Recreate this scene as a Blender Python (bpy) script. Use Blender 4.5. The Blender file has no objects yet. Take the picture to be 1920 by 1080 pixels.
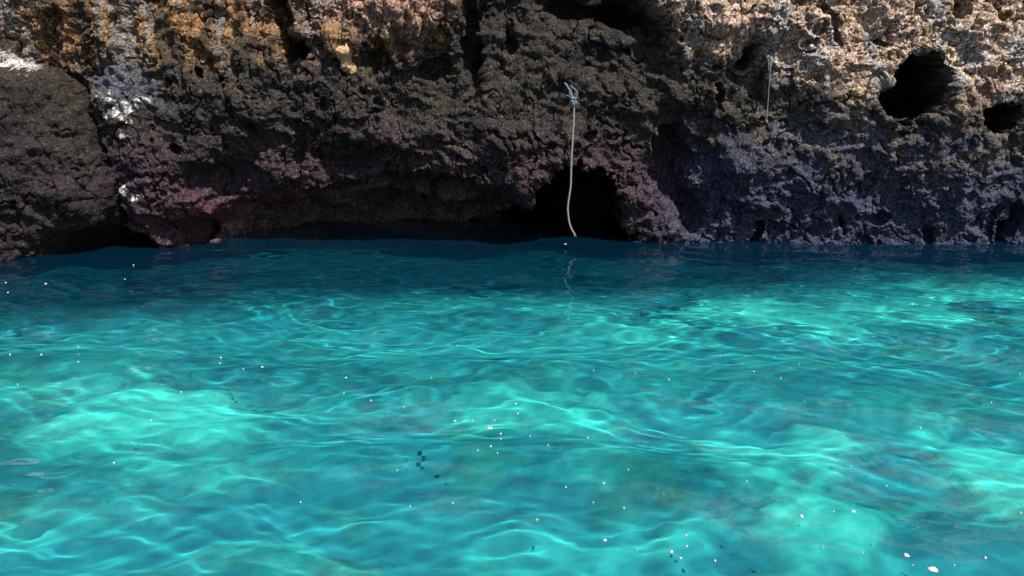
import bpy, math, random
import numpy as np
from mathutils import Vector

rng = np.random.default_rng(7)
random.seed(7)
sc = bpy.context.scene
C = sc.collection

# ------------------------------------------------------------------ camera
CAM_Z, PITCH, F = 2.0, math.radians(13.0), 1507.0        # F in pixels of a 1920-wide picture
cam_d = bpy.data.cameras.new('camera')
cam = bpy.data.objects.new('camera', cam_d); C.objects.link(cam)
cam.location = (0, 0, CAM_Z)
cam.rotation_euler = (math.radians(90) - PITCH, 0, 0)
cam_d.sensor_width = 36.0
cam_d.lens = 36.0 * F / 1920.0
cam_d.clip_start = 0.05
cam_d.clip_end = 2000.0
sc.camera = cam

# ------------------------------------------------------------------ sky and sun
SUN_EL, SUN_AZ = math.radians(55.0), math.radians(140.0)   # azimuth clockwise from +Y (the cliff)
world = bpy.data.worlds.new('World'); sc.world = world
world.use_nodes = True
wn = world.node_tree.nodes; wl = world.node_tree.links
sky = wn.new('ShaderNodeTexSky'); sky.sky_type = 'NISHITA'; sky.sun_disc = False
sky.sun_elevation = SUN_EL; sky.sun_rotation = SUN_AZ
wl.new(sky.outputs[0], wn['Background'].inputs[0])
wn['Background'].inputs[1].default_value = 0.10

sun_d = bpy.data.lights.new('sun', 'SUN')
sun_d.energy = 4.6; sun_d.angle = math.radians(0.55); sun_d.color = (1.0, 0.955, 0.89)
sun = bpy.data.objects.new('sun', sun_d); C.objects.link(sun)
sdir = Vector((math.sin(SUN_AZ) * math.cos(SUN_EL), math.cos(SUN_AZ) * math.cos(SUN_EL), math.sin(SUN_EL)))
sun.rotation_euler = sdir.to_track_quat('Z', 'Y').to_euler()
sun.location = sdir * 40
sun_d.cycles.is_caustics_light = True

sc.view_settings.view_transform = 'Standard'
sc.view_settings.look = 'None'
sc.view_settings.exposure = 0.42
sc.view_settings.gamma = 1.0
sc.cycles.use_denoising = True
sc.cycles.max_bounces = 10
sc.cycles.diffuse_bounces = 1
sc.cycles.glossy_bounces = 4
sc.cycles.transmission_bounces = 8
sc.cycles.sample_clamp_indirect = 4.0
sc.cycles.blur_glossy = 0.5

# ------------------------------------------------------------------ helpers
CP, SP = math.cos(PITCH), math.sin(PITCH)
def ray(px, py):
    dx, dy = (px - 960.0) / F, (540.0 - py) / F
    return np.array([dx, CP + dy * SP, -SP + dy * CP])
def at(px, py, Y):                       # point at distance Y in front of the camera's station
    d = ray(px, py); t = Y / d[1]
    return d[0] * t, CAM_Z + d[2] * t
def on_plane(px, py, z=0.0):
    d = ray(px, py); t = (z - CAM_Z) / d[2]
    return d[0] * t, d[1] * t
def under(px, py, depth):                # where that line of sight meets the bed after bending at the water
    d = ray(px, py); d = d / np.linalg.norm(d)
    t = -CAM_Z / d[2]; p = np.array([d[0] * t, d[1] * t, 0.0])
    n = np.array([0, 0, 1.0]); c = -d[2]; r = 1 / 1.333
    q = r * d + (r * c - math.sqrt(1 - r * r * (1 - c * c))) * n
    s = -depth / q[2]
    return p[0] + q[0] * s, p[1] + q[1] * s

PERM = rng.permutation(256).astype(np.int32)
PERM = np.concatenate([PERM, PERM, PERM])
GR = rng.normal(size=(256, 3)).astype(np.float32)
GR /= np.linalg.norm(GR, axis=1)[:, None]
def perlin(x, y, z):
    x = np.asarray(x, np.float32); y = np.asarray(y, np.float32); z = np.asarray(z, np.float32)
    x, y, z = np.broadcast_arrays(x, y, z)
    xi, yi, zi = np.floor(x), np.floor(y), np.floor(z)
    xf, yf, zf = x - xi, y - yi, z - zi
    xi, yi, zi = (a.astype(np.int32) & 255 for a in (xi, yi, zi))
    u, v, w = (t * t * t * (t * (t * 6 - 15) + 10) for t in (xf, yf, zf))
    def g(i, j, k):
        h = PERM[PERM[PERM[xi + i] + yi + j] + zi + k]
        gg = GR[h]
        return gg[..., 0] * (xf - i) + gg[..., 1] * (yf - j) + gg[..., 2] * (zf - k)
    def L(a, b, t): return a + (b - a) * t
    r = L(L(L(g(0,0,0), g(1,0,0), u), L(g(0,1,0), g(1,1,0), u), v),
          L(L(g(0,0,1), g(1,0,1), u), L(g(0,1,1), g(1,1,1), u), v), w)
    return r * 1.5
def fbm(x, y, z, octv=4, gain=0.5, lac=2.03):
    s, a = 0, 1.0
    for o in range(octv):
        s = s + a * perlin(x + 11.3 * o, y + 5.7 * o, z + 3.1 * o)
        x, y, z = x * lac, y * lac, z * lac; a *= gain
    return s
def worley(x, y, z, seed=0):
    xi, yi, zi = (np.floor(a).astype(np.int32) for a in (x, y, z))
    best = np.full(np.shape(x), 9.0, np.float32)
    JT = np.random.default_rng(seed).random((256, 3)).astype(np.float32)
    for i in (-1, 0, 1):
        for j in (-1, 0, 1):
            for k in (-1, 0, 1):
                cx, cy, cz = xi + i, yi + j, zi + k
                J = JT[PERM[PERM[PERM[cx & 255] + (cy & 255)] + (cz & 255)]]
                d = (cx + J[..., 0] - x) ** 2 + (cy + J[..., 1] - y) ** 2 + (cz + J[..., 2] - z) ** 2
                np.minimum(best, d, out=best)
    return np.sqrt(best)
def sstep(a, b, x):
    t = np.clip((x - a) / (b - a), 0, 1)
    return t * t * (3 - 2 * t)
def axis(spans):                          # [(start, end, step), ...] -> one increasing coordinate list
    out = []
    for a, b, s in spans:
        out.append(np.linspace(a, b, max(2, int(round((b - a) / s)) + 1))[:-1])
    out.append(np.array([spans[-1][1]]))
    return np.concatenate(out)
def grid_mesh(name, P, keep=None, cols=None, smooth=True, flip=False):
    n, m = P.shape[:2]
    idx = np.arange(n * m, dtype=np.int32).reshape(n, m)
    q = np.stack([idx[:-1, :-1], idx[:-1, 1:], idx[1:, 1:], idx[1:, :-1]], -1).reshape(-1, 4)
    if flip: q = q[:, ::-1]
    V = P.reshape(-1, 3)
    if keep is not None:
        k = keep.reshape(-1)
        q = q[k[q].all(1)]
        used = np.unique(q)
        rem = np.full(n * m, -1, np.int32); rem[used] = np.arange(len(used))
        q = rem[q]; V = V[used]
        if cols: cols = {a: c.reshape(-1, c.shape[-1])[used] for a, c in cols.items()}
    me = bpy.data.meshes.new(name)
    me.vertices.add(len(V)); me.vertices.foreach_set('co', V.astype(np.float32).ravel())
    me.loops.add(q.size); me.loops.foreach_set('vertex_index', q.astype(np.int32).ravel())
    me.polygons.add(len(q)); me.polygons.foreach_set('loop_start', np.arange(0, q.size, 4, dtype=np.int32))
    me.update(calc_edges=True)
    me.polygons.foreach_set('use_smooth', np.full(len(q), smooth))
    for a, c in (cols or {}).items():
        c = c.reshape(-1, c.shape[-1])
        if c.shape[1] == 3: c = np.concatenate([c, np.ones((len(c), 1))], 1)
        at_ = me.attributes.new(a, 'FLOAT_COLOR', 'POINT')
        at_.data.foreach_set('color', c.astype(np.float32).ravel())
    return me
def link(name, me, mat=None, parent=None):
    o = bpy.data.objects.new(name, me); C.objects.link(o)
    if mat: me.materials.clear(); me.materials.append(mat)
    if parent: o.parent = parent
    return o
def tag(o, label=None, cat=None, group=None, kind=None):
    for k, v in (('label', label), ('category', cat), ('group', group), ('kind', kind)):
        if v: o[k] = v
    return o
def nodes(name):
    m = bpy.data.materials.new(name); m.use_nodes = True
    nt = m.node_tree
    return m, nt, nt.nodes, nt.links, nt.nodes['Principled BSDF']

# ------------------------------------------------------------------ materials
def rock_material(name):
    m, nt, N, L, B = nodes(name)
    a = N.new('ShaderNodeAttribute'); a.attribute_name = 'tint'
    tc = N.new('ShaderNodeTexCoord')
    n1 = N.new('ShaderNodeTexNoise'); n1.inputs['Scale'].default_value = 30; n1.inputs['Detail'].default_value = 6
    n1.inputs['Roughness'].default_value = 0.8
    n2 = N.new('ShaderNodeTexVoronoi'); n2.inputs['Scale'].default_value = 46
    L.new(tc.outputs['Object'], n1.inputs['Vector']); L.new(tc.outputs['Object'], n2.inputs['Vector'])
    r = N.new('ShaderNodeValToRGB')
    r.color_ramp.elements[0].position = 0.42; r.color_ramp.elements[0].color = (0.24, 0.235, 0.23, 1)
    r.color_ramp.elements[1].position = 0.62; r.color_ramp.elements[1].color = (1.85, 1.77, 1.7, 1)
    L.new(n1.outputs['Fac'], r.inputs[0])
    mx = N.new('ShaderNodeMixRGB'); mx.blend_type = 'MULTIPLY'; mx.inputs[0].default_value = 1
    L.new(a.outputs['Color'], mx.inputs[1]); L.new(r.outputs[0], mx.inputs[2])
    L.new(mx.outputs[0], B.inputs['Base Color'])
    B.inputs['Roughness'].default_value = 0.9
    B.inputs['Specular IOR Level'].default_value = 0.25
    b1 = N.new('ShaderNodeBump'); b1.inputs['Strength'].default_value = 0.6; b1.inputs['Distance'].default_value = 0.02
    b2 = N.new('ShaderNodeBump'); b2.inputs['Strength'].default_value = 0.6; b2.inputs['Distance'].default_value = 0.02
    L.new(n1.outputs['Fac'], b1.inputs['Height']); L.new(n2.outputs['Distance'], b2.inputs['Height'])
    L.new(b1.outputs[0], b2.inputs['Normal']); L.new(b2.outputs[0], B.inputs['Normal'])
    return m
ROCK = rock_material('karst_rock')

def plain(name, col, rough=0.8, scale=60, var=0.35, bump=0.3):
    m, nt, N, L, B = nodes(name)
    tc = N.new('ShaderNodeTexCoord')
    n1 = N.new('ShaderNodeTexNoise'); n1.inputs['Scale'].default_value = scale; n1.inputs['Detail'].default_value = 4
    L.new(tc.outputs['Object'], n1.inputs['Vector'])
    r = N.new('ShaderNodeValToRGB')
    r.color_ramp.elements[0].position = 0.3; r.color_ramp.elements[1].position = 0.7
    r.color_ramp.elements[0].color = tuple(c * (1 - var) for c in col) + (1,)
    r.color_ramp.elements[1].color = tuple(min(1, c * (1 + var)) for c in col) + (1,)
    L.new(n1.outputs['Fac'], r.inputs[0]); L.new(r.outputs[0], B.inputs['Base Color'])
    bp = N.new('ShaderNodeBump'); bp.inputs['Strength'].default_value = bump; bp.inputs['Distance'].default_value = 0.01
    L.new(n1.outputs['Fac'], bp.inputs['Height']); L.new(bp.outputs[0], B.inputs['Normal'])
    B.inputs['Roughness'].default_value = rough
    return m

def water_material():
    m, nt, N, L, B = nodes('sea_water')
    N.remove(B)
    out = N['Material Output']
    g = N.new('ShaderNodeBsdfPrincipled')
    g.inputs['Base Color'].default_value = (0.06, 0.85, 0.96, 1)
    g.inputs['Transmission Weight'].default_value = 1.0
    g.inputs['IOR'].default_value = 1.333
    g.inputs['Roughness'].default_value = 0.0
    # fine suspended silt: a small share of the light is scattered back just under the surface
    df = N.new('ShaderNodeBsdfDiffuse'); df.inputs['Color'].default_value = (0.012, 0.22, 0.46, 1)
    mx = N.new('ShaderNodeMixShader'); mx.inputs[0].default_value = 0.035
    L.new(g.outputs[0], mx.inputs[1]); L.new(df.outputs[0], mx.inputs[2])
    L.new(mx.outputs[0], out.inputs['Surface'])
    return m

def bed_material():
    m, nt, N, L, B = nodes('sand_and_weed')
    a = N.new('ShaderNodeAttribute'); a.attribute_name = 'tint'
    tc = N.new('ShaderNodeTexCoord')
    n1 = N.new('ShaderNodeTexNoise'); n1.inputs['Scale'].default_value = 9; n1.inputs['Detail'].default_value = 6
    L.new(tc.outputs['Object'], n1.inputs['Vector'])
    r = N.new('ShaderNodeValToRGB')
    r.color_ramp.elements[0].position = 0.3; r.color_ramp.elements[0].color = (0.8, 0.8, 0.8, 1)
    r.color_ramp.elements[1].position = 0.7; r.color_ramp.elements[1].color = (1.15, 1.15, 1.15, 1)
    L.new(n1.outputs['Fac'], r.inputs[0])
    mx = N.new('ShaderNodeMixRGB'); mx.blend_type = 'MULTIPLY'; mx.inputs[0].default_value = 1
    L.new(a.outputs['Color'], mx.inputs[1]); L.new(r.outputs[0], mx.inputs[2])
    L.new(mx.outputs[0], B.inputs['Base Color'])
    B.inputs['Roughness'].default_value = 1.0; B.inputs['Specular IOR Level'].default_value = 0.0
    return m

# ------------------------------------------------------------------ the cliff
# control points: picture column, picture row, distance of the rock there
CTRL = [
 (-300,-120,11.3),(-300,100,11.2),(-300,300,11.0),(-300,450,11.0),
 (0,-150,11.8),(300,-150,11.9),(600,-150,11.9),(860,-150,12.1),(1200,-150,12.0),(1500,-150,12.1),(1900,-150,12.0),
 (60,10,11.35),(200,20,11.3),(350,20,11.2),(460,30,11.15),(600,20,11.2),(720,20,11.15),(830,20,11.2),(930,20,11.75),(1050,20,11.9),(1180,25,11.85),(1260,10,11.35),(1400,10,11.3),(1600,10,11.35),(1900,10,11.35),
 (160,120,11.3),(300,110,11.15),(450,110,11.1),(600,120,11.25),(750,110,11.35),(840,110,11.55),(950,110,11.7),(1100,100,11.85),(1200,100,11.7),(1300,90,11.35),(1400,120,11.45),(1550,90,11.25),(1720,60,11.25),(1900,100,11.25),
 (230,200,10.95),(330,200,11.05),(450,210,11.1),(600,200,11.2),(750,190,11.3),(900,190,11.4),(1080,190,11.45),(1200,190,11.6),(1330,180,11.35),(1450,200,11.4),(1550,200,11.2),(1700,250,11.15),(1850,260,11.15),
 (250,300,10.95),(350,290,11.0),(500,290,11.25),(620,270,11.35),(760,270,11.2),(900,280,11.2),(1060,270,11.25),(1200,270,11.55),(1290,300,11.75),(1400,290,11.4),(1550,290,11.3),(1750,300,11.3),(1900,300,11.35),
 (270,380,10.95),(340,380,11.05),(450,350,11.45),(600,320,11.45),(760,315,11.35),(900,320,11.3),(990,345,11.25),(1200,350,11.55),(1300,380,11.8),(1450,370,11.45),(1650,370,11.4),(1850,370,11.4),
 (280,465,11.05),(350,460,11.1),(420,430,12.2),(500,430,12.6),(600,410,13.2),(750,400,13.6),(950,405,13.6),(1190,440,11.75),(1260,440,11.6),(1400,450,11.55),(1550,455,11.5),(1750,457,11.4),(1880,450,11.5),(2100,450,11.2),(2100,200,11.1),(2100,-100,11.8),
 (300,560,11.2),(600,470,14.0),(900,470,14.2),(1200,540,11.9),(1600,560,11.7),(1900,560,11.7),
]
cp = np.array([(*at(px, py, Y), Y) for px, py, Y in CTRL])
def base_depth(X, Z):
    num = np.zeros_like(X); den = np.zeros_like(X)
    for cx, cz, cy in cp:
        d2 = (X - cx) ** 2 + ((Z - cz) * 1.25) ** 2
        w = 1.0 / (d2 + 0.03) ** 2
        num += w * cy; den += w
    return num / den

def ell(X, Z, px, py, rx, ry, Y=11.3, rot=0.0):   # <1 inside the ellipse whose size is given in picture units
    cx, cz = at(px, py, Y); s = Y / F / CP
    dx, dz = X - cx, Z - cz
    c, n = math.cos(rot), math.sin(rot)
    return np.sqrt(((dx * c + dz * n) / (rx * s)) ** 2 + ((-dx * n + dz * c) / (ry * s)) ** 2)

FLARE = []
def cliff_depth(X, Z):
    FLARE.clear()
    Y = base_depth(X, Z)
    w1 = fbm(X * 1.7, Z * 1.7, 3.3, 4); w2 = fbm(X * 1.7 + 40, Z * 1.7, 7.7, 4)
    Xw, Zw = X + 0.10 * w1, Z + 0.10 * w2
    # lip of the low overhang, water-worn hollow under it
    lx = np.array([at(p, 300, 11.3)[0] for p in (330, 400, 480, 600, 700, 800, 900, 960, 1010, 1060)])
    lz = np.array([at(960, p, 11.3)[1] for p in (470, 400, 372, 352, 338, 322, 326, 345, 360, 330)])
    lip = np.interp(Xw, lx, lz)
    inx = sstep(at(372, 400, 11)[0], at(440, 400, 11)[0], Xw) * (1 - sstep(at(955, 400, 11.3)[0], at(1000, 400, 11.3)[0], Xw))
    below = sstep(0.0, 0.16, lip - Zw) * inx
    Y = Y + below * 0.55
    # sea cave
    jag = .13 * fbm(X * 5, Z * 5, 2.9, 4, .6)
    e = np.minimum(ell(Xw, Zw, 1085, 400, 92, 88), ell(Xw, Zw, 1070, 470, 125, 100)) + jag
    f = 1 - sstep(0.84, 1.03, e); Y = Y + 3.4 * f; FLARE.append((f, at(1080, 430, 11.3), .45))
    # round hole and its neighbour
    e = np.minimum(ell(Xw, Zw, 1718, 164, 58, 60), ell(Xw, Zw, 1688, 186, 52, 34, rot=-.2)) + jag
    f = 1 - sstep(0.84, 1.04, e); Y = Y + 2.6 * f; Y = Y + f * .5 * fbm(X * 4, Z * 4, 1.1, 3); FLARE.append((f, at(1715, 165, 11.3), 1.3)); Y = Y - 0.07 * np.exp(-((e - 1.2) / .22) ** 2)
    e = ell(Xw, Zw, 1872, 217, 46, 24) + 1.5 * jag; f = 1 - sstep(0.8, 1.08, e); Y = Y + 1.6 * f; FLARE.append((f, at(1872, 217, 11.3), .8))
    # roofed recess by the thin cord
    e = ell(Xw, Zw, 1412, 98, 34, 24, rot=.3); Y = Y + 0.7 * (1 - sstep(0.6, 1.15, e))
    e = ell(Xw, Zw, 1400, 150, 52, 52); Y = Y + 0.22 * (1 - sstep(0.5, 1.2, e))
    # gullies and clefts
    for px, py, rx, ry, dep, rot in [(535, 40, 20, 95, .75, .12), (548, 92, 26, 22, .6, 0), (875, 50, 20, 120, .45, .08),
            (1270, 310, 34, 85, .5, .25), (1310, 400, 26, 45, .45, -.1), (366, 440, 13, 45, .7, 0), (1914, 428, 15, 36, .8, 0),
            (660, 290, 60, 26, .40, .15), (1050, 162, 22, 16, .22, 0), (700, 110, 30, 26, .35, .3), (800, 130, 22, 16, .25, 0),
            (375, 140, 7, 12, .3, 0), (420, 150, 7, 12, .25, 0), (1360, 180, 10, 20, .25, .3), (1880, 30, 7, 30, .3, .5), (1800, 10, 12, 22, .35, 0),
            (760, 375, 9, 34, .25, 0), (805, 370, 10, 30, .22, 0), (560, 300, 14, 40, .25, 0), (1590, 430, 8, 26, .25, .2),
            (1755, 445, 8, 16, .25, 0), (1430, 440, 7, 22, .2, -.3), (215, 475, 75, 50, 1.6, 0), (1200, 30, 60, 26, .5, -.35),
            (150, 178, 22, 34, .3, .35), (184, 255, 22, 44, .3, .3), (209, 322, 22, 44, .28, .15), (222, 395, 22, 44, .3, 0), (960, 60, 14, 24, .2, 0), (1120, 20, 110, 18, .45, -.1), (1560, 40, 5, 40, .2, .35), (1340, 60, 24, 10, .25, 0),
            (1650, 420, 20, 10, .2, 0), (1820, 130, 9, 7, .2, 0), (1540, 150, 6, 6, .2, 0), (1660, 85, 7, 5, .2, 0)]:
        e = ell(Xw, Zw, px, py, rx, ry, rot=rot)
        Y = Y + dep * (1 - sstep(0.45, 1.25, e))
    # small random pockets
    r2 = np.random.default_rng(21)
    for i in range(120):
        px, py = r2.uniform(-60, 1980), r2.uniform(-40, 430); r = r2.uniform(3, 11) * (1.0 if py < 330 else .8)
        e = ell(Xw, Zw, px, py, r, r * r2.uniform(.6, 1.5), rot=r2.uniform(-.6, .6))
        Y = Y + r * 0.016 * (1 - sstep(0.5, 1.3, e))
    return Y

def rough(P, nrm, seed=0.0, amp=1.0, flute=None):
    """spongy sea-worn limestone: bulges, lumps, honeycomb pits"""
    x, y, z = (P[..., i].astype(np.float32) for i in range(3)); x = x + seed
    d = 0.20 * fbm(x * .9, y * .9, z * 1.1, 2)
    d = d + 0.08 * fbm(x * 2.6, y * 2.6, z * 2.6, 3)
    rid = 1 - np.abs(fbm(x * 1.9 + 3, y * 1.9, z * 2.6, 2)); d = d + .06 * (sstep(.55, .95, rid) - .5)          # rounded ribs and ledges
    crk = np.abs(fbm(x * 1.25 + 17, y * 1.25, z * .9, 4, .6)); d = d - .09 * (1 - sstep(.0, .05, crk))         # cracks
    bill = np.abs(fbm(x * 4.7 + 9, y * 4.7, z * 4.7, 2, .5)); d = d + 0.075 * (bill - .28)
    if flute is not None:
        d = d + flute * 0.20 * (np.abs(fbm(x * 3.6 + 0.35 * np.sin(z * 3.1), y * 1.6, z * .8, 3)) - .25)
    wx, wy, wz = x + .05 * perlin(x * 6, y * 6, z * 6), y, z + .05 * perlin(x * 6 + 8, y * 6, z * 6)
    reg = sstep(-.35, .45, fbm(x * 1.3 + 4, y * 1.3, z * 1.3, 2))          # honeycombed here, merely grainy there
    w = worley(wx * 6.3, wy * 6.3, wz * 6.3, 3); d = d - (.014 + .034 * reg) * (1 - sstep(.10, .50, w))
    w = worley(wx * 19, wy * 19, wz * 19, 5); pit = (1 - sstep(.08, .50, w)) * (.35 + .65 * reg); d = d - 0.024 * pit
    n4 = fbm(x * 11, y * 11, z * 11, 2, .5); d = d + 0.018 * n4
    w = worley(wx * 34, wy * 34, wz * 34, 9); pep = 1 - sstep(.12, .55, w); d = d - .013 * pep; pit = np.maximum(pit, .8 * pep)
    n5 = fbm(x * 27, y * 27, z * 27, 3, .7); d = d + 0.013 * n5
    return d * amp, pit, bill, n5

def normals(P):
    du = np.gradient(P, axis=1); dv = np.gradient(P, axis=0)
    n = np.cross(du, dv); n /= np.maximum(np.linalg.norm(n, axis=-1, keepdims=True), 1e-9)
    return n

def lerp(a, b, t): return a + (b - a) * t[..., None]
def col(*c): return np.array(c, float)

def paint(P, pit, bill, n5, outcrop=False):
    X, Y, Z = P[..., 0], P[..., 1], P[..., 2]
    U = 960 + X * F / np.maximum(Y, 5)                # broad zones are laid out along the wall
    big = fbm(X * 1.1, Z * 1.3, 2.2, 4); mid = fbm(X * 3.1 + 7, Z * 3.1, 8.2, 4); fine = fbm(X * 9 + 3, Y * 9, Z * 9, 4, .6)
    strip = fbm(X * 3.4 + .25 * np.sin(Z * 2.6), Z * .7, 4.4, 4)
    # dark, lichen-blackened rock
    c = np.broadcast_to(col(.044, .038, .034), P.shape).copy()
    c = lerp(c, col(.064, .052, .038), sstep(-.1, .6, mid))
    c = lerp(c, col(.017, .016, .016), sstep(.1, .6, -big - .3 * fine))
    # purple crust near the water, bluer to the right and on the far left
    low = 1 - sstep(.9, 1.95, Z + .45 * mid)
    right = sstep(1150, 1350, U); farl = 1 - sstep(80, 330, U)
    pc = lerp(np.broadcast_to(col(.076, .043, .058), P.shape), np.broadcast_to(col(.058, .065, .118), P.shape), np.clip(right + (.15 if outcrop else .6) * farl, 0, 1))
    c = lerp(c, pc, low * (.75 + .25 * right) * (.5 if outcrop else 1.))
    red = np.exp(-(((U - 500) / 130) ** 2)) * (1 - sstep(.5, .9, Z)); c = lerp(c, col(.20, .06, .07), np.clip(red * (.6 + mid), 0, .85))
    # weathered upper rock: ochre with grey runs on the left, pale pinkish on the right
    edge = np.interp(U, [-200, 150, 300, 500, 640, 840, 880, 1180, 1230, 1400, 1600, 1950], [2.35, 2.35, 2.45, 2.5, 2.62, 2.62, 3.9, 3.9, 2.85, 2.35, 2.05, 1.95])
    t = sstep(-.28, .40, Z - edge + .35 * mid + .12 * fine)
    och = lerp(np.broadcast_to(col(.36, .20, .09), P.shape), np.broadcast_to(col(.25, .22, .19), P.shape), sstep(-.05, .35, strip + .2 * fine))
    och = lerp(och, col(.11, .08, .055), sstep(.15, .6, mid))
    och = lerp(och, col(.05, .042, .036), sstep(.18, .4, -strip) * .8)
    pink = np.exp(-(((U - 730) / 130) ** 2)) * sstep(2.7, 3.2, Z); och = lerp(och, col(.52, .32, .24), np.clip(pink, 0, .9))
    pale = lerp(np.broadcast_to(col(.62, .45, .34), P.shape), np.broadcast_to(col(.49, .455, .43), P.shape), sstep(-.1, .4, strip + .3 * fine))
    pale = lerp(pale, col(.56, .41, .25), sstep(.12, .55, mid + .2 * big) * .8)
    up = lerp(och, pale, sstep(1150, 1300, U))
    t = t * (0. if outcrop else 1.)
    c = lerp(c, up, t * (1 - .75 * pit))
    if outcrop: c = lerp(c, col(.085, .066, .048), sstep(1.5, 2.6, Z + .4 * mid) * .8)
    undercut_lit = sstep(11.75, 12.3, Y) * (1 - sstep(.7, 1.0, Z)) * (1 - sstep(960, 1000, U)); c = lerp(c, col(.21, .155, .17), undercut_lit * np.clip(.75 + .5 * mid, 0, 1))  # purple crust of the undercut, with light on the back wall painted in
    # a greyer half-weathered belt below the pale rock on the right
    belt = np.exp(-((Z - edge + .55) / .45) ** 2) * sstep(1250, 1500, U)
    c = lerp(c, col(.17, .145, .12), np.clip(belt * (.55 + .8 * mid), 0, .75))
    # blue-grey patches, skylight painted in at the left; sunlit ledges painted white
    for px, py, rx, ry, k in [] if outcrop else [(225, 165, 85, 45, .4), (560, 20, 60, 60, .2), (1580, 240, 110, 45, .35), (195, 150, 50, 40, .3)]:
        e = ell(X, Z, px, py, rx, ry, 11.0); c = lerp(c, col(.15, .175, .23), k * (1 - sstep(.4, 1.2, e + .5 * mid)))
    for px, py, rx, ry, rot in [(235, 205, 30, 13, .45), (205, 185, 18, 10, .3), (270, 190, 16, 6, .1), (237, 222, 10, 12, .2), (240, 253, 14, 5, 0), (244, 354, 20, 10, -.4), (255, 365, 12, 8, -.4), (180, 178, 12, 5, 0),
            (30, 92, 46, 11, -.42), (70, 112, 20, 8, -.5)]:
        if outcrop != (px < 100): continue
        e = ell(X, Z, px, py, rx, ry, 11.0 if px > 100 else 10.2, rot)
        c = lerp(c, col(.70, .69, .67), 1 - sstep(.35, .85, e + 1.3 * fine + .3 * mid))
    # scattered shells and barnacle grains
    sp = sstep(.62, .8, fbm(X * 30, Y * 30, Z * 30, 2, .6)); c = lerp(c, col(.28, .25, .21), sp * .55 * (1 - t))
    # high points lightened, shade painted dark into the pits
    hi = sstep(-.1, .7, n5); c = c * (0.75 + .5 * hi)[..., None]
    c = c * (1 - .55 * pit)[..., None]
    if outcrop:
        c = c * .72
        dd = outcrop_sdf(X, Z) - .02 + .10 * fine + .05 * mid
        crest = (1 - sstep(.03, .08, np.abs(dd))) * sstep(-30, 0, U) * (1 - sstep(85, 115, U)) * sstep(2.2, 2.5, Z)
        c = lerp(c, col(.78, .77, .75), crest)  # sunlight along the top edge, painted white
    return np.clip(c, .006, .85)

def rock_sheet(xs, zs, depth_fn, seed=0.0, amp=1.0, outcrop=False):
    X, Z = np.meshgrid(xs, zs)
    Y = depth_fn(X, Z)
    P = np.stack([X, Y, Z], -1)
    n = normals(P)
    U = 960 + X * F / 11.3
    flute = sstep(2.0, 2.7, Z) * (1 - sstep(820, 1000, U)) + .35 * sstep(1900, 1200, U) * 0
    d, pit, bill, n5 = rough(P, n, seed, amp, flute)
    if n[n.shape[0] // 2, n.shape[1] // 2, 1] > 0: n = -n
    # push along a blend of the face normal and straight out, so that steep hole walls stay tidy
    dirn = n * .7 + np.array([0, -.3, 0])
    P = P + dirn * d[..., None]
    if not outcrop:
        for f, (cx, cz), k in FLARE:              # hollows widen behind their mouths
            P[..., 0] += (X - cx) * k * f; P[..., 2] += (Z - cz) * k * f
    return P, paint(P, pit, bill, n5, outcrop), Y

H = 0.0115
xs = axis([(-24, -9.5, .14), (-9.5, -7.9, .04), (-7.9, 7.9, H), (7.9, 9.5, .04), (9.5, 24, .14)])
zs = axis([(-4.2, -.5, .10), (-.5, -.12, .035), (-.12, 3.55, H), (3.55, 4.4, .035), (4.4, 6.2, .10)])
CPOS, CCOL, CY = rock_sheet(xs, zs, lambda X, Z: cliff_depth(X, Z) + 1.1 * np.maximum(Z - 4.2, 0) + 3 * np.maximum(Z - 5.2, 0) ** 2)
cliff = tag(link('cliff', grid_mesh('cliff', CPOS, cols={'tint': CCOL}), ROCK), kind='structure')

def cliff_front(x, z, r=0.06):             # distance of the built rock face near (x, z)
    i0, i1 = np.searchsorted(xs, [x - r, x + r]); j0, j1 = np.searchsorted(zs, [z - r, z + r])
    return float(CPOS[j0:j1 + 1, i0:i1 + 1, 1].min())

# ------------------------------------------------------------------ the outcrop at the foot of the wall
OUT = [(-400, -40), (-120, 30), (0, 76), (45, 88), (82, 106), (118, 138), (150, 190), (172, 240), (200, 300), (216, 360), (222, 405), (205, 440), (165, 462), (122, 488), (105, 520), (90, 620)]
oc = np.array([at(px - 6, py + 4, 10.35) for px, py in OUT])
def outcrop_sdf(X, Z):
    w = .05 * fbm(X * 3, Z * 3, 6.1, 3); Xw, Zw = X + w, Z + .7 * w
    best = np.full(X.shape, 99.0); sgn = np.zeros(X.shape)
    for (x0, z0), (x1, z1) in zip(oc[:-1], oc[1:]):
        vx, vz = x1 - x0, z1 - z0; L2 = vx * vx + vz * vz
        t = np.clip(((Xw - x0) * vx + (Zw - z0) * vz) / L2, 0, 1)
        d = np.hypot(Xw - x0 - t * vx, Zw - z0 - t * vz)
        s = np.sign(vz * (Xw - x0) - vx * (Zw - z0))
        m = d < best; best = np.where(m, d, best); sgn = np.where(m, s, sgn)
    return best * sgn - .24
def outcrop_depth(X, Z):
    d = outcrop_sdf(X, Z)
    ins = np.clip(d / 1.5, 0, 1)
    Y = 9.93 + .12 * np.maximum(Z, 0) + 0.95 * (1 - np.sqrt(1 - (1 - ins) ** 2)) + 5.0 * np.maximum(-d, 0)
    Y = Y + .25 * (1 - sstep(.05, .45, Z)) * sstep(-6.6, -6.0, X) + .25*np.maximum(-7.2 - X, 0)*0
    return np.where(np.isfinite(Y), Y, 12)
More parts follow.
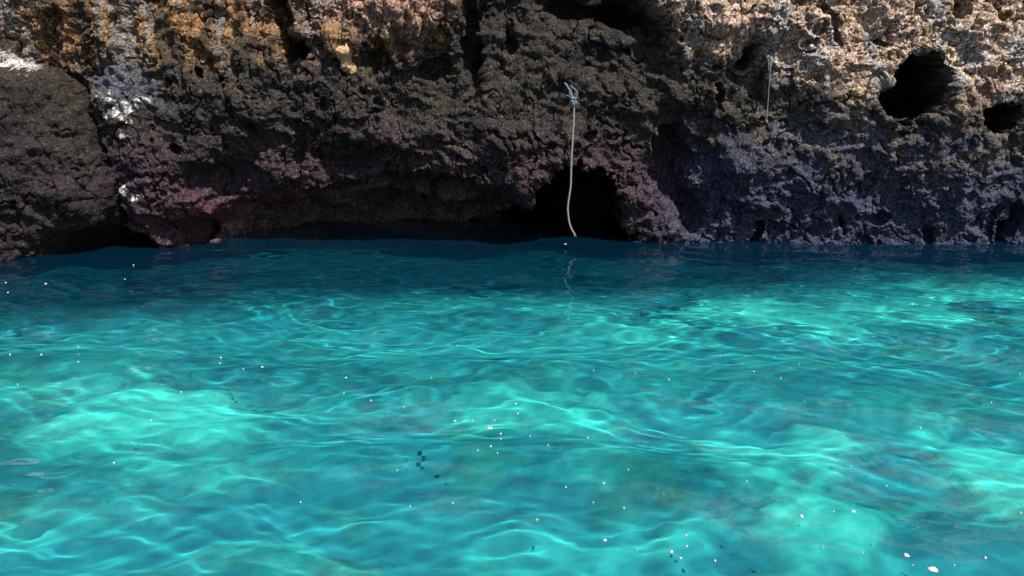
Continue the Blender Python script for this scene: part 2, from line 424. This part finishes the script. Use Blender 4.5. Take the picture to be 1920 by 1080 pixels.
# sign check: a point well inside must come out near the front distance
tx, tz = at(60, 300, 10.2)
SG = outcrop_depth(np.array([[tx]]), np.array([[tz]]))[0, 0]
if SG > 11.5:
    oc = oc[::-1].copy()
xo = axis([(-12, -8, .06), (-8, -5.0, H)]); zo = axis([(-4.2, -.5, .1), (-.5, -.12, .035), (-.12, 4.2, H)])
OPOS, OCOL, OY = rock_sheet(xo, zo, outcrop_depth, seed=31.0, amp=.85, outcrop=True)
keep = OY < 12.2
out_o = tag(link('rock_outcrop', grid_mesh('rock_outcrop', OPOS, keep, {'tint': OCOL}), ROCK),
    'dark rounded rock outcrop with painted white sunlight on its top edge, sloping into the water', 'rock')

# ------------------------------------------------------------------ sea bed
bx = axis([(-60, -16, 2.0), (-16, -9, .3), (-9, 9, .06), (9, 16, .3), (16, 60, 2.0)])
by = axis([(-60, -3, 2.5), (-3, 1, .2), (1, 15, .06), (15, 17, .3)])
BX, BY = np.meshgrid(bx, by)
patch = np.zeros_like(BX)
DEPTH = 1.15
for px, py, rx, ry, k in [(320, 790, 190, 110, 1), (150, 700, 200, 60, .45), (1430, 890, 170, 85, 1), (1480, 995, 150, 70, 1), (1490, 590, 330, 45, .9),
        (960, 745, 170, 45, .8), (1870, 880, 130, 110, 1), (1350, 840, 80, 40, .6), (1850, 545, 150, 45, .9), (1100, 880, 90, 50, .5), (900, 560, 260, 36, .4),
        (500, 1040, 130, 60, .5), (60, 1000, 140, 50, .5), (1280, 1010, 120, 60, .6), (1700, 760, 200, 50, .25), (640, 1075, 120, 30, .6), (1000, 1040, 150, 60, .4)]:
    cx, cy = under(px, py, DEPTH)
    x1, _ = under(px + rx, py, DEPTH); _, y0 = under(px, py + ry * .5, DEPTH); _, y1 = under(px, py - ry * .5, DEPTH)
    wx = fbm(BX * 1.1, BY * 1.1, 1.5 + px * .01, 5, .62) * .75
    e = np.sqrt(((BX - cx) / (x1 - cx)) ** 2 + ((BY - cy) / abs(y1 - y0)) ** 2) + wx
    patch = np.maximum(patch, k * (1 - sstep(.4, 1.2, e)))
nb = fbm(BX * .55, BY * .55, 5.5, 4); nm = fbm(BX * 2.1, BY * 2.1, 9.5, 4)
sand = np.clip(patch * .9 + .22 * sstep(-.3, .6, nb) + .15 * nm, 0, 1)
BZ = -DEPTH + .15 * patch + .12 * nb + .10 * np.abs(nm) * (1 - sand) - .12 * np.maximum(BY - 9, 0) + .012 * np.sin(BX * 9 + BY * 21 + 3 * nm) * sand
foot = sstep(8.2, 10.5, BY + .6 * nb + .4 * nm + 1.5 * (1 - sstep(-7, -1.0, BX)) - .8 * sstep(0, 5, BX))        # the wall's shade on the water, painted dark into the bed
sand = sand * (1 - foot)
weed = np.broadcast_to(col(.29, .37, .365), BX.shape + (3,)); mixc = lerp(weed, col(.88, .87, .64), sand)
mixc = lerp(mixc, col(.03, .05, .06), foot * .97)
mixc = lerp(mixc, col(.42, .30, .16), np.clip(sstep(.25, .6, nm - .4 * nb) * (1 - sand) * .5 * (1 - foot), 0, 1))
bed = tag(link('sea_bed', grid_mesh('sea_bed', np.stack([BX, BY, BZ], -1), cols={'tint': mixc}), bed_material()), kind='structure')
bed.cycles.is_caustics_receiver = True

# ------------------------------------------------------------------ water
wx_ = axis([(-60, -16, 1.0), (-16, -9, .12), (-9, 9, .025), (9, 16, .12), (16, 60, 1.0)])
wy_ = axis([(-60, -4, 1.5), (-4, 1.6, .1), (1.6, 15.5, .025), (15.5, 17, .1)])
WX, WY = np.meshgrid(wx_, wy_)
def waves(X, Y):
    r = np.random.default_rng(5)
    gx = X + .35 * perlin(X * .5, Y * .5, .3); gy = Y + .35 * perlin(X * .5, Y * .5, 9.3) + .08 * perlin(X * 1.7, Y * 1.7, 4.3)
    Z = np.zeros_like(X)
    patchy = 1 + .6 * fbm(X * .35, Y * .5, 12.1, 3)
    far = .95 + .8 * sstep(4.5, 9.0, Y)
    for i in range(72):
        lam = .15 * (2.6 / .15) ** r.random()
        th = math.radians(-102 + r.normal() * 24)
        k = 2 * math.pi / lam
        amp = (.0011 if lam < .4 else .00095 if lam < 1.3 else .0032) * lam ** 1.1
        ph = k * (math.cos(th) * gx + math.sin(th) * gy) + r.random() * 6.283
        Z += amp * np.sin(ph + .5 * np.sin(ph)) * (patchy * far if lam < .6 else 1)
    return Z
fade = (1 - sstep(9, 15, np.abs(WX))) * sstep(-4, 1, WY)
WZ = waves(WX, WY) * fade
W = np.stack([WX, WY, WZ], -1)
wm = grid_mesh('water', W)
water = tag(link('water', wm, water_material()), kind='structure')
water.cycles.is_caustics_caster = True

def water_height(x, y):
    i = np.clip(np.searchsorted(wx_, x), 1, len(wx_) - 1); j = np.clip(np.searchsorted(wy_, y), 1, len(wy_) - 1)
    return float(WZ[j, i])

# ------------------------------------------------------------------ ropes
def tube(path, rad, n=7):
    path = np.asarray(path, float); m = len(path)
    rad = np.broadcast_to(rad, (m,))
    t = np.gradient(path, axis=0); t /= np.linalg.norm(t, axis=1)[:, None]
    up = np.array([.13, -1, .2]); V = []
    for p, d, r in zip(path, t, rad):
        a = np.cross(d, up)
        a /= np.linalg.norm(a); b = np.cross(d, a)
        for k in range(n):
            f = 2 * math.pi * k / n
            V.append(p + r * (math.cos(f) * a + math.sin(f) * b))
    Fc = [(i * n + k, i * n + (k + 1) % n, (i + 1) * n + (k + 1) % n, (i + 1) * n + k) for i in range(m - 1) for k in range(n)]
    Fc += [tuple(range(n))[::-1], tuple((m - 1) * n + k for k in range(n))]
    return V, Fc
def tubes(name, parts, mat, parent, n=7):
    V, Fc = [], []
    for path, rad in parts:
        v, f = tube(path, rad, n); o = len(V)
        V += [tuple(q) for q in v]; Fc += [tuple(i + o for i in q) for q in f]
    me = bpy.data.meshes.new(name); me.from_pydata(V, [], Fc); me.update()
    me.polygons.foreach_set('use_smooth', [True] * len(me.polygons))
    return link(name, me, mat, parent)
def resample(pts, step):
    pts = np.asarray(pts, float); s = np.r_[0, np.cumsum(np.linalg.norm(np.diff(pts, axis=0), axis=1))]
    u = np.arange(0, s[-1], step)
    q = np.stack([np.interp(u, s, pts[:, k]) for k in range(3)], 1)
    ker = np.ones(9) / 9
    for k in range(3):
        q[:, k] = np.convolve(np.pad(q[:, k], 4, mode='edge'), ker, 'valid')
    return q
def laid(path, r, pitch, strands=3):                # strands twisted round the rope's middle line
    s = np.r_[0, np.cumsum(np.linalg.norm(np.diff(path, axis=0), axis=1))]
    t = np.gradient(path, axis=0); t /= np.linalg.norm(t, axis=1)[:, None]
    a = np.cross(t, [.1, -1, .1]); a /= np.linalg.norm(a, axis=1)[:, None]; b = np.cross(t, a)
    out = []
    for k in range(strands):
        f = 2 * math.pi * (s / pitch + k / strands)
        out.append((path + .5 * r * (np.cos(f)[:, None] * a + np.sin(f)[:, None] * b), .56 * r))
    return out
R_GREY = plain('weathered_rope', (.27, .25, .22), .9, 90, .35, .5)
R_BLUE = plain('blue_grey_rope', (.15, .19, .24), .9, 90, .35, .5)
R_TEAL = plain('teal_cord', (.14, .22, .22), .8, 120, .3, .3)

def rope_points(pix, gap, r=.05):
    Y = 11.2
    for _ in range(3):
        pts = [at(px, py, Y) for px, py in pix]
        Y = min(cliff_front(x, z, r) for x, z in pts if z > -.3) - gap
    return Y, [(x, Y, z) for x, z in pts]
pix = [(1076, 192), (1076, 220), (1074, 253), (1071, 307), (1070, 350), (1066, 375), (1064, 392), (1067, 418), (1072, 431), (1077, 439)]
Y, pts = rope_points(pix, .035)
rope = bpy.data.objects.new('hanging_rope', None); C.objects.link(rope)
tag(rope, 'pale thick rope hanging from a blue-grey knot over the dark sea cave mouth', 'rope')
path = resample(pts, .012)
tubes('cord', laid(path, .0135, .07), R_GREY, rope)
kx, kz = at(1074, 186, Y); ang = np.linspace(0, 2 * math.pi, 40)
knot = []
for (rx, rz, ph, ty, ox, oz) in [(.045, .036, 0, .02, 0, 0), (.034, .05, .6, -.015, .012, -.02), (.04, .03, 1.3, 0, -.01, .025), (.03, .028, 2.1, -.03, .0, -.05)]:
    knot.append((np.stack([kx + ox + .78 * rx * np.cos(ang + ph), Y - .01 + ty + .02 * np.sin(2 * ang), kz + oz + .78 * rz * np.sin(ang)], 1), .013))
kn = tubes('knot', knot, R_BLUE, rope)
lx0, lz0 = at(1062, 160, Y); cy = cliff_front(lx0, lz0, .03)
loop = resample([(kx, Y, kz + .03), (kx - .03, Y + .01, kz + .10), (lx0, (Y + cy) / 2, lz0 + .03), (lx0 - .02, cy + .12, lz0 + .02)], .012)
tubes('anchor_loop', laid(loop, .013, .08) + laid(resample([(kx + .02, Y, kz), (kx + .075, Y - .005, kz + .07), (kx + .03, Y + .03, kz + .13), (lx0 + .05, cy + .12, lz0 + .03)],   .012), .010, .08), R_BLUE, rope)
tails = []
for dx, dz, dy in [(-.10, .06, -.01), (-.07, .11, -.02), (.06, .12, 0), (.09, .02, -.02), (-.05, -.06, -.03), (.03, -.09, -.03)]:
    tails.append((resample([(kx, Y - .02, kz), (kx + dx * .6, Y - .03 + dy, kz + dz * .7), (kx + dx, Y - .02 + dy, kz + dz)], .01), .007))
tubes('loose_tail', tails, R_BLUE, rope, 5)
ex, ez = pts[-1][0], pts[-1][2]; fr = []
for k in range(6):
    a = random.uniform(-.02, .035); b = random.uniform(-.02, .02)
    fr.append(([(ex - .004, Y, ez + .02), (ex + .006 + a * .4, Y + b * .5, ez - .005), (ex + .012 + a, Y + b, ez - .04)], [.008, .006, .003]))
tubes('frayed_end', fr, R_GREY, rope, 5)

pix = [(1445, 112), (1445, 139), (1442, 170), (1441, 190), (1439, 212), (1438, 228)]
Y2, pts2 = rope_points(pix, .02)
cord = bpy.data.objects.new('thin_cord', None); C.objects.link(cord)
tag(cord, 'thin teal cord dangling from a roofed recess in the pale rock', 'cord')
p2 = resample(pts2, .012)
tubes('cord', laid(p2, .008, .05, 2), R_TEAL, cord, 6)
tx0, _, tz0 = pts2[0]; cy2 = cliff_front(tx0, tz0 + .06, .03)
tubes('doubled_top', [(resample([(tx0 - .02, cy2 + .08, tz0 + .07), (tx0 - .025, Y2, tz0 + .02), (tx0 - .02, Y2, tz0 - .08), (tx0, Y2 - .005, tz0 - .17)], .012), .006),
    (resample([(tx0 + .03, cy2 + .08, tz0 + .07), (tx0 + .025, Y2, tz0 + .02), (tx0 + .02, Y2, tz0 - .07), (tx0, Y2 - .005, tz0 - .16)], .012), .006)], R_TEAL, cord, 6)
bx0, _, bz0 = pts2[-1]
tubes('end_knot', [(np.stack([bx0 + .012 * np.cos(ang), Y2 + .012 * np.sin(2 * ang), bz0 + .018 * np.sin(ang)], 1), .010)], R_TEAL, cord, 6)

# ------------------------------------------------------------------ stones lodged in the wall
def stone(name, px, py, wpx, hpx, shape, mat, label, seed, sink):
    x, z = at(px, py, 11.2); y = cliff_front(x, z, .05); x, z = at(px, py, y)
    s = y / F / CP
    n, m = 40, 26
    a, b = np.meshgrid(np.linspace(0, 2 * math.pi, n, endpoint=False), np.linspace(.04, math.pi - .04, m))
    h = np.cos(b)
    rr = np.sin(b) ** .8 * (1 + shape * (.55 * h - .7 * np.exp(-((h + .1) / .35) ** 2)))
    D = np.stack([rr * np.cos(a) + .35 * shape * (-h), rr * np.sin(a), h], -1)
    D *= np.array([wpx * .5 * s, wpx * .5 * s, hpx * .5 * s])
    q = D * 9 + seed
    D *= (1 + .22 * fbm(q[..., 0], q[..., 1], q[..., 2], 3) + .2 * fbm(q[..., 0] * 4, q[..., 1] * 4, q[..., 2] * 4, 2))[..., None]
    V = [tuple(v) for v in D.reshape(-1, 3)]
    Fc = [(j * n + i, j * n + (i + 1) % n, (j + 1) * n + (i + 1) % n, (j + 1) * n + i) for j in range(m - 1) for i in range(n)]
    Fc += [tuple(range(n))[::-1], tuple((m - 1) * n + i for i in range(n))]
    me = bpy.data.meshes.new(name); me.from_pydata(V, [], Fc); me.update()
    me.polygons.foreach_set('use_smooth', [True] * len(me.polygons))
    o = link(name, me, mat); o.location = (x, y + sink, z)
    return tag(o, label, 'stone')
STONE_Y = plain('yellow_stone', (.50, .33, .18), .95, 40, .5, 1.0)
STONE_O = plain('ochre_stone', (.26, .15, .07), .95, 40, .5, .9)
stone('knobbly_stone', 649, 111, 40, 50, .55, STONE_Y, 'small pale yellow knobbly stone jutting from the dark cliff', 3.0, .07)
stone('rounded_stone', 622, 72, 44, 54, .15, STONE_O, 'rounded ochre stone lodged in the cliff just above the pale yellow one', 8.0, .16)

# ------------------------------------------------------------------ foam flecks
FOAM = plain('foam', (.62, .58, .57), .6, 80, .08, .3)
def fleck_mesh(seed):
    r = random.Random(seed); n = 11; V = []
    out = [1 + r.uniform(-.22, .22) for _ in range(n)]
    for ring, (rad, h) in enumerate([(.92, -.25), (1.0, .05), (.72, .42), (.34, .60)]):
        for k in range(n):
            a = 2 * math.pi * k / n
            V.append((rad * out[k] * math.cos(a), rad * out[k] * math.sin(a), h * (1 + r.uniform(-.15, .15))))
    V.append((0, 0, .64))
    Fc = [(j * n + k, j * n + (k + 1) % n, (j + 1) * n + (k + 1) % n, (j + 1) * n + k) for j in range(3) for k in range(n)]
    Fc += [(3 * n + k, 3 * n + (k + 1) % n, 4 * n) for k in range(n)] + [tuple(range(n))[::-1]]
    me = bpy.data.meshes.new('foam_fleck'); me.from_pydata(V, [], Fc); me.update()
    me.polygons.foreach_set('use_smooth', [True] * len(me.polygons)); me.materials.append(FOAM)
    return me
FM = [fleck_mesh(k) for k in range(6)]
BIG = [(918, 802, 20), (1134, 1020, 15), (1748, 1073, 30), (1698, 1048, 20), (1259, 1043, 13), (1502, 974, 14), (1600, 956, 14)]
SMALL = [(86,533,8),(11,531,5),(15,550,5),(146,645,5),(18,660,5),(77,662,5),(148,688,5),(414,667,7),(413,684,5),(457,699,6),(492,691,11),(340,739,5),(649,715,7),
 (645,743,5),(696,758,7),(283,784,6),(213,867,7),(853,792,8),(939,812,8),(939,821,5),(920,837,7),(896,847,6),(933,853,7),(886,791,5),(927,790,5),(758,769,5),(809,713,4),
 (563,937,6),(849,944,9),(769,948,6),(745,886,5),(34,726,5),(971,778,7),(967,761,7),(1102,815,7),(1028,833,5),(994,816,4),(1178,887,7),(1132,917,9),(1061,923,7),(1169,963,9),
 (1112,952,5),(1007,980,7),(1194,1037,6),(1287,1035,8),(1286,1015,7),(1276,1056,9),(1340,1062,9),(1563,960,6),(1847,1049,10),(1914,960,7),(1724,810,7),(1596,869,6),(1663,905,6),
 (1616,1043,6),(1543,1033,6),(1788,1066,6),(1711,1066,6),(1858,759,5),(1413,696,5),(1464,710,5),(1113,701,5),(1254,716,5),(1913,697,5),(1499,677,4),(1400,904,6),(1191,701,5),
 (1060,457,9),(1180,446,7),(1351,665,4),(250,495,5),(234,524,4)]
for big, lst in ((True, BIG), (False, SMALL)):
    for k, (px, py, w) in enumerate(lst):
        x, y = on_plane(px, py); zz = water_height(x, y)
        o = bpy.data.objects.new('foam_fleck', FM[k % 6]); C.objects.link(o)
        r = .5 * w * math.hypot(x, y) / F * .55
        o.scale = (r, r * random.uniform(.8, 1.3), max(.010, r * .55))
        o.location = (x, y, zz + .002); o.rotation_euler = (0, 0, random.uniform(-.5, .5) if big else random.uniform(0, 6))
        if (px, py) == (918, 802): tag(o, 'broad oval foam fleck in the midst of a cluster of tiny specks', 'foam')
        elif (px, py) == (1748, 1073): tag(o, 'largest white foam fleck, with a slightly smaller broad fleck close by', 'foam')
        elif big: tag(o, 'mid-sized oval white foam fleck floating on the bright turquoise water', 'foam', 'mid-sized foam flecks')
        elif (px, py) == (1060, 457): tag(o, 'white foam speck floating right below the end of the hanging rope', 'foam')
        elif (px, py) == (1180, 446): tag(o, 'white foam speck at the foot of the wall beside the sea cave', 'foam')
        elif py < 560: tag(o, 'tiny white foam speck in the dark water beside the rock outcrop', 'foam', 'foam specks by the outcrop')
        elif 850 < px < 975 and 755 < py < 860: tag(o, 'tiny white foam speck clustered round a broad oval fleck', 'foam', 'clustered foam specks')
        else: tag(o, 'lone tiny white foam speck scattered on the open turquoise water', 'foam', 'scattered foam specks')
